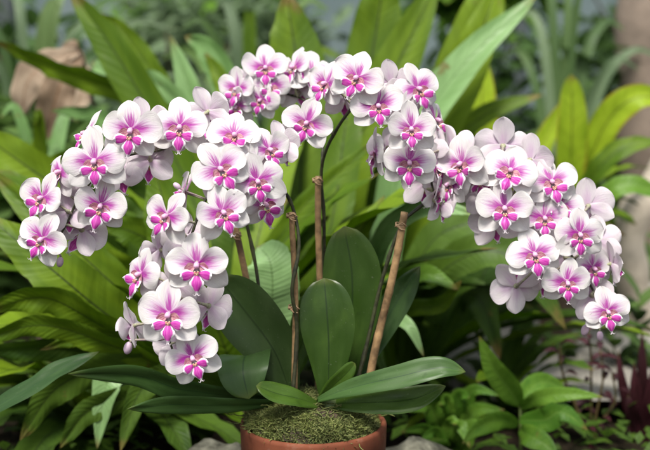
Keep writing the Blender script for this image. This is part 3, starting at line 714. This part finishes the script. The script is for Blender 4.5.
bush('grey green bush beyond the tall central frond', (-.45, 2.5, .38), (.42, .3, .40), 1300, .12, M_BUSH2, 2)
bush('dark bush in front of the wall, just right of centre', (.2, 2.9, .24), (.4, .3, .26), 1000, .14, M_BUSH, 3)
bush('dark bush behind the yellow green fern', (.66, 2.2, .30), (.36, .3, .34), 1400, .12, M_BUSH, 4)
bush('tall dark bush at the far right behind the pale trunk', (1.35, 2.8, .45), (.5, .3, .5), 1400, .13, M_BUSH, 5)
bush('low dark bush behind the large left fern', (-.75, 1.5, .20), (.35, .25, .24), 1300, .12, M_BUSH, 6)
bush('low dark bush between the two green ferns', (-.15, 1.45, .16), (.35, .25, .20), 1300, .12, M_BUSH, 7)
bush('low green bush behind the fallen right fronds', (.42, 1.25, .10), (.26, .16, .15), 900, .10, M_BUSH, 8)
bush('bright leaved bush against the wall at top centre left', (-.55, 3.3, .85), (.35, .2, .22), 400, .15, M_BRIGHT, 9)
bush('broad hanging green bush at the top right of centre', (.50, 2.6, .86), (.20, .15, .14), 260, .2, M_BRIGHT, 10)

# --- low ground cover
rg = random.Random(77); m = MB()
for i in range(9000):
    X = rg.uniform(-1.3, 1.3); Yy = rg.uniform(.10, 2.2)
    if .26 < X < 1.2 and .50 < Yy < 3: continue
    if noise.noise(Vector((X*4, Yy*4, 2))) < -.12 and rg.random() < .8: continue
    p = Vector((X, Yy, rg.uniform(.0, .05))); D = dirv(rg.uniform(0, 6.3), rg.uniform(-.1, .9)); S = D.cross(Vector((0, 0, 1))).normalized(); l = rg.uniform(.02, .055); ww = l*.24
    q1 = p + D*l*.4; q2 = p + D*l - Vector((0, 0, l*.2))
    m.add([p, q1 - S*ww, q1 - Vector((0, 0, .002)), q1 + S*ww, q2], [(0, 1, 2), (0, 2, 3), (1, 4, 2), (2, 4, 3)], 0, [(0, .5), (.4, 0), (.4, .5), (.4, 1), (1, .5)])
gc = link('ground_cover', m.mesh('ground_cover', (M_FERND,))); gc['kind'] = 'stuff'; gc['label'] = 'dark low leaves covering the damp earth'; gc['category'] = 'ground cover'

# --- trunks at the right
tr = thing('bent_tree', 'pale smooth bent trunk at the right edge beside the right spray', 'tree', at(640, 420, 1.0))
m = MB(); sp = catmull([at(655, 440, 1.0), at(650, 350, 1.0), at(636, 300, .98), at(628, 250, .97), at(640, 205, .98), at(668, 165, 1.0), at(700, 100, 1.0)], 30)
m.tube(sp, [.040 + .004*math.sin(i*1.1) - .012*i/30 for i in range(30)], 16); link('trunk', m.mesh('trunk', (M_TRUNKB,), off=tr.location), tr)
leaf(tr, M_BUSH, [tuple(at(690, 110, 1.0)), tuple(at(672, 70, 1.0)), tuple(at(660, 20, 1.0))], .05, 0, 'lance', .2, .1, 3, 12, 6, .001, False, Vector((0, -1, .3)))
t2 = thing('tree', 'thick grey brown trunk standing behind at the top right corner', 'tree', (1.1, 1.9, 0))
m = MB(); sp = catmull([(.93, 1.9, -.02), (.92, 1.9, .3), (.90, 1.9, .6), (.90, 1.92, .95), (.96, 1.95, 1.6)], 30)
m.tube(sp, [.11 - .0008*i + .008*math.sin(i*.9) for i in range(30)], 18); link('trunk', m.mesh('trunk', (plain('grey_bark', (.20, .155, .12), .9, 0, .35, 12, .8, .01),), off=t2.location), t2)
m = MB(); rg = random.Random(3)
for i in range(500):
    p = Vector((.96, 1.95, 1.6)) + Vector((rg.gauss(0, .3), rg.gauss(0, .3), rg.gauss(0, .14))); D = dirv(rg.uniform(0, 6.3), rg.uniform(-.4, .8)); S = D.cross(Vector((0, 0, 1))).normalized(); l = .14
    m.add([p, p + D*l*.5 - S*.02, p + D*l - Vector((0, 0, .02)), p + D*l*.5 + S*.02], [(0, 1, 2, 3)], 0, [(0, .5), (.5, 0), (1, .5), (.5, 1)])
link('crown', m.mesh('crown', (M_BUSH,), off=t2.location), t2)

# --- left edge cool blade plant
l1 = thing('strap_leaf_plant', 'plant at the left edge with one long blue green leaf reaching right', 'plant', at(-60, 450, .02))
leaf(l1, M_OLEAFB, [(-60, 455, .02), (-10, 412, .0), (30, 388, .0), (62, 368, .02), (99, 352, .04)], 27, 48, 'strap', .2, .05, 3, under=M_OUNDER, mats=(0, 1), seed=201, curl=.1)
leaf(l1, M_OLEAFB, [(-60, 450, .02), (-100, 400, .0), (-140, 380, .0), (-190, 400, .02)], 30, 30, 'strap', .2, .05, 3, seed=202)

# --- stones by the pot
def stone(label, c, r, seed):
    m = MB(); vs, fs = [], []; nu, nv = 26, 16; c = Vector(c)
    for i in range(nv+1):
        th = math.pi*i/nv
        for k in range(nu):
            a = 2*math.pi*k/nu; d = Vector((math.sin(th)*math.cos(a), math.sin(th)*math.sin(a), math.cos(th)))
            q = 1 + .28*noise.noise(d*1.6 + Vector((seed, 0, 0))) + .10*noise.noise(d*5 + Vector((seed, 3, 0))) + .04*noise.noise(d*13)
            vs.append((d.x*r[0]*q, d.y*r[1]*q, d.z*r[2]*q))
    for i in range(nv):
        for k in range(nu): k2 = (k+1) % nu; fs.append((i*nu+k, (i+1)*nu+k, (i+1)*nu+k2, i*nu+k2))
    m.add(vs, fs); o = link('stone', m.mesh('stone', (M_ROCK,))); o.location = c; tag(o, label, 'stone', 'stones round the pot'); return o
a = at(418, 455, .14); stone('pale rough stone just right of the terracotta pot', (a.x, a.y, a.z - .03), (.065, .07, .042), 1)
a = at(218, 458, .10); stone('rough grey stone just left of the terracotta pot', (a.x, a.y, a.z - .03), (.055, .06, .046), 5)
a = at(490, 470, .12); stone('flat stone at the bottom edge, second to the right of the pot', (a.x, a.y, a.z - .035), (.06, .06, .038), 9)

def stump(t, r=.02):
    b = t.location; m = MB(); n = 8
    m.tube([Vector((b.x, b.y, -.03)).lerp(b + Vector((0, 0, .012)), i/(n-1)) + Vector((.004*math.sin(i*1.7), .004*math.cos(i*2.1), 0)) for i in range(n)], [r*(1.15 - .3*i/n + .06*math.sin(i*2.3)) for i in range(n)], 12)
    link('trunk', m.mesh('trunk', (M_TRUNKD,), off=b), t)
for t, r_ in ((f1, .028), (f3, .03), (l1, .012)): stump(t, r_)
for o in list(COL.objects):
    if o.name.startswith('strap_leaf_plant') and o is not l1: stump(o, .014)
# stalk carrying the dead fronds
m = MB(); pp = [tuple(at(120, 400, .85)), tuple(at(108, 250, .84)), tuple(at(96, 120, .82)), tuple(at(80, 52, .80)), tuple(at(70, 48, .80))]
m.tube([Vector(q) for q in catmull(pp, 16)], [.006 - .0003*i for i in range(16)], 8); link('stalk', m.mesh('stalk', (M_TRUNKD,), off=dr.location), dr)

# ================================================================== POT
PC = Vector((at(313, 420, 0).x, 0, 0)); RZ = .155; RR0 = .0835
pot = thing('plant_pot', 'round terracotta pot full of moss holding the orchids', 'pot', (PC.x, 0, 0))
def lathe(prof, mi=0, seg=72):
    m = MB(); vs, fs = [], []
    for r, z in prof:
        for k in range(seg):
            a = 2*math.pi*k/seg; rr = r*(1 + .006*math.sin(3*a+1) + .003*math.sin(7*a)); vs.append((rr*math.cos(a), rr*math.sin(a), z))
    for i in range(len(prof)-1):
        for k in range(seg): k2 = (k+1) % seg; fs.append((i*seg+k, i*seg+k2, (i+1)*seg+k2, (i+1)*seg+k))
    m.add(vs, fs, mi); return m
body = lathe([(0, .0), (.054, .0), (.056, .003), (.0735, RZ-.034), (.072, RZ-.034), (.055, .010), (0, .010)])
link('body', body.mesh('body', (M_POT,)), pot)
rim = lathe([(.0725, RZ-.030), (.0735, RZ-.036), (RR0-.003, RZ-.036), (RR0-.001, RZ-.034), (RR0, RZ-.004), (RR0-.0008, RZ-.0012), (RR0-.0025, RZ), (RR0-.0045, RZ), (RR0-.006, RZ-.0012), (.0765, RZ-.006), (.0725, RZ-.030)])
link('rim', rim.mesh('rim', (M_POT,)), pot)
# potting mix and moss
def mound(x, y):
    r = math.hypot(x, y)/.076
    return RZ - .004 + .032*max(0, 1 - r*r)**.6 - x*.06 + .004*noise.noise(Vector((x*45, y*45, 1))) + .0035*noise.noise(Vector((x*110, y*110, 5)))
m = MB(); vs, fs = [(0, 0, mound(0, 0))], []
for i in range(1, 25):
    for k in range(60):
        a = 2*math.pi*k/60; r = .0755*i/24; vs.append((r*math.cos(a), r*math.sin(a), mound(r*math.cos(a), r*math.sin(a))))
for k in range(60): fs.append((0, 1+k, 1+(k+1) % 60))
for i in range(23):
    for k in range(60): k2 = (k+1) % 60; fs.append((1+i*60+k, 1+(i+1)*60+k, 1+(i+1)*60+k2, 1+i*60+k2))
m.add(vs, fs); so = link('soil', m.mesh('soil', (M_SOIL,))); so.location = PC; so['kind'] = 'stuff'; so['label'] = 'dark potting mix filling the terracotta pot'; so['category'] = 'soil'
m = MB(); rg = random.Random(8); chips = []
for i in range(32000):
    a = rg.uniform(0, 6.283); r = .0775*math.sqrt(rg.random())
    x, y = r*math.cos(a), r*math.sin(a)
    if y > .03 and rg.random() < .6: continue
    z = mound(x, y) - .001; den = noise.noise(Vector((x*38, y*38, 9)))
    if den < -.5: continue
    l = rg.uniform(.0035, .009)*(1 + den); az = rg.uniform(0, 6.283); el = rg.uniform(-.05, 1.2)
    D = Vector((math.cos(az)*math.cos(el), math.sin(az)*math.cos(el), math.sin(el))); S = D.cross(Vector((rg.uniform(-1, 1), rg.uniform(-1, 1), .4))).normalized()*rg.uniform(.00035, .0008)
    p = Vector((x, y, z)); q = p + D*l*.5; e = q + (D + Vector((rg.uniform(-.9, .9), rg.uniform(-.9, .9), rg.uniform(-.9, .2))))*l*.45
    m.add([p - S, p + S, q + S*1.3, q - S*1.3, e], [(0, 1, 2, 3), (3, 2, 4)])
for i in range(160):   # long straggling strands, some over the rim
    a = rg.uniform(0, 6.283); r = rg.uniform(.02, .078); x, y = r*math.cos(a), r*math.sin(a); p = Vector((x, y, mound(x, y) + .001)); az = rg.uniform(0, 6.28)
    pts = [p]
    for k in range(7):
        az += rg.uniform(-.9, .9); p = p + Vector((math.cos(az), math.sin(az), rg.uniform(-.5, .6)))*.004
        if math.hypot(p.x, p.y) < .076: p.z = max(p.z, mound(p.x, p.y) + .0015)
        pts.append(p.copy())
    m.tube(pts, [.0006]*7 + [.0003], 4)
mo = link('moss', m.mesh('moss', (M_MOSS,), False)); mo.location = PC; mo['kind'] = 'stuff'; mo['label'] = 'olive and tan moss heaped over the top of the pot'; mo['category'] = 'moss'

# ================================================================== ORCHIDS
base = at(300, 398, .0)
opA = thing('orchid', 'rearmost left orchid whose spray arches furthest left, leaves reaching left of the pot', 'orchid', at(278, 398, .02), 'orchids in the terracotta pot')
opB = thing('orchid', 'orchid in front left whose spray hangs down before the big oval leaf', 'orchid', at(292, 402, -.02), 'orchids in the terracotta pot')
opD = thing('orchid', 'tallest orchid with the topmost blossoms and the tall dark back leaf', 'orchid', at(335, 396, .03), 'orchids in the terracotta pot')
opE = thing('orchid', 'orchid on the right whose spray cascades far right of the pot', 'orchid', at(345, 402, -.01), 'orchids in the terracotta pot')
OL = dict(under=M_OUNDER, mats=(0, 1), t=.0022, nu=26, nv=12)
# leaves
leaf(opA, M_OLEAFB, [(285, 400, .01), (232, 395, -.02), (178, 388, -.03), (132, 374, -.02), (68, 374, .0)], 30, 30, 'strap', .2, .03, 2, seed=301, **OL)
leaf(opA, M_OLEAFB, [(285, 402, .0), (228, 405, -.04), (175, 404, -.05), (127, 409, -.05)], 22, 24, 'strap', .15, .03, 2, seed=302, **OL)
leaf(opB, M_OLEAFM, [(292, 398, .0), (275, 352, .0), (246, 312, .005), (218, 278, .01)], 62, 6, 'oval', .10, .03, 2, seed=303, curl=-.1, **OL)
leaf(opB, M_OLEAFB, [(276, 394, .03), (262, 368, .028), (247, 356, .0), (243, 372, -.032), (249, 399, -.042)], 54, 0, 'oval', -.16, .03, 2, seed=304, sidev=(1, .1, .1), **{**OL, 'mats': (1, 0)})
leaf(opB, M_OLEAF, [(320, 406, -.02), (298, 399, -.045), (276, 394, -.055), (256, 386, -.06)], 26, -48, 'oval', .2, .02, 2, seed=305, **OL)
leaf(opE, M_OLEAF, [(328, 400, -.02), (329, 350, -.015), (327, 312, -.01), (324, 278, .0)], 56, 4, 'oval', .22, .02, 2, seed=306, **OL)
leaf(opE, M_OLEAFB, [(318, 400, -.03), (352, 388, -.05), (400, 377, -.065), (438, 368, -.07), (466, 372, -.07)], 27, 30, 'strap', .2, .02, 2, seed=307, **OL)
leaf(opE, M_OLEAF, [(322, 404, -.02), (365, 403, -.04), (410, 400, -.05), (446, 386, -.05)], 28, 26, 'strap', .2, .02, 2, seed=308, **OL)
leaf(opE, M_OLEAF, [(318, 402, -.025), (330, 388, -.03), (344, 375, -.03), (355, 363, -.02)], 19, -20, 'oval', .2, .02, 2, seed=309, **OL)
leaf(opD, M_OLEAF, [(338, 396, .03), (350, 330, .035), (352, 275, .04), (344, 226, .045)], 60, 2, 'oval', .12, .02, 2, seed=310, **OL)
leaf(opD, M_OLEAFB, [(345, 396, .05), (372, 345, .07), (398, 300, .08), (420, 266, .08)], 30, 12, 'strap', .2, .02, 2, seed=311, **OL)
leaf(opA, M_OLEAF, [(282, 398, .03), (300, 350, .035), (308, 320, .04), (312, 292, .04)], 34, 20, 'oval', .2, .02, 2, seed=312, **OL)
for pl, (x, y, Y) in ((opA, (278, 404, .02)), (opB, (292, 406, -.02)), (opD, (338, 402, .03)), (opE, (330, 408, -.02))):
    m = MB(); p = at(x, y, Y)
    m.tube([p - Vector((0, 0, .018)), p, p + Vector((.001, 0, .012)), p + Vector((0, 0, .02))], [.009, .011, .009, .005], 10)
    link('crown', m.mesh('crown', (M_ROOTG,), off=pl.location), pl)

# flower stems
sA = spike(opA, [(278, 404, .02), (264, 330, .035), (255, 262, .04), (240, 200, .03), (222, 150, .0), (190, 138, -.03), (160, 150, -.045), (120, 158, -.055), (84, 190, -.065), (66, 225, -.07), (52, 248, -.07)])
sB = spike(opB, [(292, 404, -.03), (297, 330, -.022), (292, 290, -.030), (299, 245, -.024), (291, 203, -.02), (272, 180, -.04), (240, 172, -.07), (208, 196, -.09), (190, 240, -.10), (176, 290, -.105), (168, 330, -.105), (176, 360, -.10)])
sD = spike(opD, [(335, 400, .03), (325, 300, .055), (324, 220, .055), (322, 165, .05), (340, 124, .03), (365, 98, .01), (395, 95, .0), (418, 118, -.005), (428, 150, -.01), (432, 185, -.005), (440, 205, .0)])
sC = spike(opD, [(322, 165, .05), (322, 130, .07), (306, 102, .10), (284, 93, .12), (262, 84, .13), (240, 98, .13)], .0017, .0009)
sE = spike(opE, [(352, 402, .0), (368, 340, .012), (382, 280, .012), (400, 228, .01), (416, 210, .01), (445, 192, .015), (475, 190, .015), (515, 200, .01), (550, 228, .005), (580, 268, .0), (598, 300, .0), (604, 318, .0)])

A = [(95,161,-.09,34,0,4,0),(43,239,-.09,29,-15,0,25),(43,198,-.075,27,-24,4,26),(101,205,-.085,29,6,0,12),(131,130,-.085,32,2,4,0),(180,127,-.06,31,0,5,6),
     (140,124,-.04,28,170,10,-10),(208,112,-.02,28,160,15,15),(88,134,-.055,27,-62,25,20),(62,172,-.06,28,-48,8,18),(118,172,-.05,29,165,-10,20),(82,230,-.055,29,175,-8,-30),
     (150,160,-.045,27,190,-15,0),(72,192,-.055,27,150,-5,30),(196,132,-.03,26,40,40,0),(160,132,-.045,28,182,12,0),(68,212,-.065,27,178,-6,0)]
B = [(234,136,-.07,30,8,28,5),(219,169,-.105,31,20,4,-32),(257,181,-.09,30,14,0,-8),(268,150,-.06,26,38,14,-22),(280,146,-.04,26,150,10,10),(222,212,-.12,30,16,2,-22),(264,203,-.06,27,35,-12,-14),
     (168,216,-.12,29,-32,4,26),(197,264,-.13,34,0,2,-3),(142,274,-.11,29,-46,4,18),(169,314,-.135,35,0,0,2),(192,357,-.13,30,6,-2,-22),(133,326,-.10,26,-105,-20,10),(209,306,-.09,30,150,-12,-15),
     (186,192,-.07,27,-70,25,20),(184,236,-.085,28,190,-5,10),(160,250,-.09,25,-120,0,20),(246,160,-.05,26,185,20,0),(178,345,-.09,26,200,-20,10),(176,284,-.10,28,178,0,10)]
D = [(327,84,.0,26,-42,6,22),(357,78,-.03,29,-5,4,24),(378,106,-.03,28,6,2,-8),(307,123,-.01,28,-6,4,18),(417,89,.0,27,28,4,-22),(411,129,-.055,28,0,2,0),(409,162,-.038,29,0,6,0),(434,120,.015,27,62,5,-6),
     (377,152,.0,27,-84,-6,8),(391,84,.02,26,165,20,0),(436,192,.0,25,78,-18,6),(388,148,.01,25,170,-10,0),(436,168,.0,26,60,-5,-10),(441,204,.0,22,125,-12,0),(345,96,.02,24,190,10,0),(425,146,.01,26,150,0,20),(452,150,.012,26,130,0,10),(398,104,.01,26,178,5,0),(424,184,.01,25,170,-10,0)]
C = [(265,68,.10,25,4,14,0),(238,89,.10,23,-30,4,8),(270,86,.095,22,6,0,6),(261,100,.09,20,-22,-6,20),(237,106,.10,20,-20,-20,6),(295,68,.11,24,-50,12,0),(312,72,.11,26,10,20,4),(298,86,.115,25,165,0,6),(250,80,.12,23,170,10,0),(285,80,.125,23,180,0,0)]
E = [(462,164,-.01,30,-32,4,-8),(503,146,.02,30,176,8,0),(510,171,-.02,29,4,16,18),(551,182,.0,28,6,12,-10),(504,208,-.03,31,0,2,0),(544,218,-.01,28,2,4,2),(579,234,-.03,28,4,0,0),(534,254,-.035,29,6,0,-14),
     (567,282,-.035,27,0,0,2),(516,286,.0,28,180,-4,180),(607,311,-.03,25,8,0,-6),(611,264,.0,25,108,0,0),(588,206,.02,28,172,5,10),(592,296,.0,26,165,-10,20),(556,246,.01,27,175,0,15),(486,196,.02,27,190,0,0),(530,210,.02,27,185,5,0),(550,275,.01,26,170,-10,-20),(478,178,.0,25,20,-30,-15),(450,184,.0,24,-50,-6,10),(560,206,.0,26,4,6,4),(530,160,.015,27,150,10,0),(598,240,.01,26,165,0,10),(494,222,.02,27,172,-5,10),(565,258,.005,26,178,0,0),(592,268,-.01,25,30,-4,-10)]
for pl, st, lst in ((opA, sA, A), (opB, sB, B), (opD, sD, D), (opD, sC, C), (opE, sE, E)):
    stu = st[18:] if st is not sC else st
    for q in lst: blossom(pl, stu, *q)

# buds
def bud(pl, st, px, py, Y, r, ax=(0, 0, -1)):
    p = at(px, py, Y); near = min(st[15:], key=lambda q: (q-p).length)
    m = MB(); ax = Vector(ax).normalized(); Rm = ax.to_track_quat('Z', 'Y').to_matrix()
    m.blob(p, (r*.75, r*.75, r*1.15), 12, 9, 0, 0, Rm); m.tube(bez(p - ax*r, p - ax*r*2, near + (p-near)*.4, near, 7), [r*.22]*7, 6, 1)
    link('bud', m.mesh('bud', (M_BUD, M_PED), off=pl.location), pl)
bud(opB, sB, 177, 186, -.09, .004, (-.6, 0, .5)); bud(opB, sB, 128, 348, -.11, .006, (-.3, 0, -1)); bud(opE, sE, 585, 330, .0, .006, (-.3, 0, -1)); bud(opE, sE, 600, 336, .0, .005, (.1, 0, -1))
bud(opA, sA, 60, 262, -.07, .005, (-.2, 0, -1))

# ================================================================== STAKES
def stake(label, a, b, r):
    p, q = at(*a), at(*b); t = thing('bamboo_stake', label, 'stake', q, 'bamboo stakes propping the orchids')
    n = 40; pts, rad = [], []; m = MB(); nodes = []
    for i in range(n):
        u = i/(n-1); pt = q.lerp(p, u) + Vector((.0012*math.sin(u*7+a[0]), .001*math.sin(u*5), 0)); pts.append(pt)
        nd = min(abs((u*4.3+.35*(a[0] % 3)) % 1 - .5), 1); rr = r*(1.05 - .12*u)
        if nd < .05: rr *= 1.10; nodes.append((pt, rr))
        rad.append(rr)
    m.tube(pts, rad, 12); link('cane', m.mesh('cane', (M_CANE,), off=q), t)
    m = MB(); ax = (p-q).normalized()
    for pt, rr in nodes: m.tube([pt - ax*.0012, pt, pt + ax*.0012], [rr*1.0, rr*1.07, rr*1.0], 12)
    if 0: link('node', m.mesh('node', (M_NODE,), off=q), t)
    return t, p, q, ax
def tie(t, c, ax, r, off):
    m = MB(); c = Vector(c); X = ax.cross(Vector((0, 1, 0))).normalized(); Yv = ax.cross(X)
    for w in range(4):
        pts = []
        for k in range(17):
            a = 2*math.pi*k/16; pts.append(c + X*(math.cos(a)*(r+.0016) + off*.5) + Yv*math.sin(a)*(r+.0012) + ax*(.0012*w - .002 + .0008*math.sin(a*2+w)))
        m.tube(pts, .0007, 5)
    k0 = c + X*(r + .002) - Vector((0, .003, 0)); m.blob(k0, (.0022, .002, .0017), 7, 5)
    m.tube([k0, k0 + Vector((.006, -.002, .003)), k0 + Vector((.011, -.002, -.001))], [.001, .0009, .0006], 5); m.tube([k0, k0 + Vector((.004, -.003, -.004)), k0 + Vector((.009, -.003, -.005))], [.001, .0009, .0006], 5)
    link('tie', m.mesh('tie', (M_TIE,), off=t.location), t)
rs = .0040
t, p, q, ax = stake('rear left bamboo stake leaning behind the hanging spray', (236, 224, .06), (268, 408, .045), rs); tie(t, p - ax*.012, ax, rs, .004)
t, p, q, ax = stake('thin bamboo stake in front of the big oval left leaf', (293, 212, -.02), (296, 408, -.02), rs*.85); tie(t, p - ax*.004, ax, rs*.85, .004); tie(t, p.lerp(q, .48), ax, rs*.8, .003)
t, p, q, ax = stake('upright bamboo stake under the topmost blossoms', (319, 176, .045), (319, 404, .04), rs*.95); tie(t, p - ax*.005, ax, rs*.9, .004)
t, p, q, ax = stake('slanting bamboo stake with an exposed cut top, right of the tall dark leaf', (405, 212, -.005), (365, 404, .0), rs*1.1); tie(t, p - ax*.016, ax, rs, .004)

# ================================================================== LIGHT, WORLD, CAMERA
w = bpy.data.worlds.new('World'); scn.world = w; w.use_nodes = True
nt = w.node_tree; bg = nt.nodes['Background']; sky = nt.nodes.new('ShaderNodeTexSky'); sky.sky_type = 'NISHITA'; sky.sun_disc = False
SE, SR_ = R(62), R(200)      # sun elevation, compass rotation
sky.sun_elevation = SE; sky.sun_rotation = SR_; sky.air_density = 1.6; sky.dust_density = 3.0
hs = nt.nodes.new('ShaderNodeHueSaturation'); hs.inputs['Saturation'].default_value = .45
nt.links.new(sky.outputs[0], hs.inputs['Color']); nt.links.new(hs.outputs[0], bg.inputs[0]); bg.inputs[1].default_value = .11
sd = bpy.data.lights.new('sun', 'SUN'); sd.energy = 3.0; sd.angle = R(14); sd.color = (1, .96, .90)
so_ = bpy.data.objects.new('sun', sd); COL.objects.link(so_)
D_ = Vector((math.sin(SR_)*math.cos(SE), math.cos(SR_)*math.cos(SE), math.sin(SE)))
so_.rotation_euler = D_.to_track_quat('Z', 'Y').to_euler()
cd = bpy.data.cameras.new('camera'); cam = bpy.data.objects.new('camera', cd); COL.objects.link(cam)
cam.location = CAM; cam.rotation_euler = (R(90) - PITCH, 0, 0)
cd.sensor_width = 36; cd.lens = 36*FP/650; cd.clip_start = .05; cd.clip_end = 300
cd.dof.use_dof = True; cd.dof.focus_distance = 1.19; cd.dof.aperture_fstop = 4.2
scn.camera = cam
vs_ = scn.view_settings; vs_.view_transform = 'Standard'; vs_.look = 'None'; vs_.gamma = 1; vs_.exposure = 0.72; vs_.use_curve_mapping = False
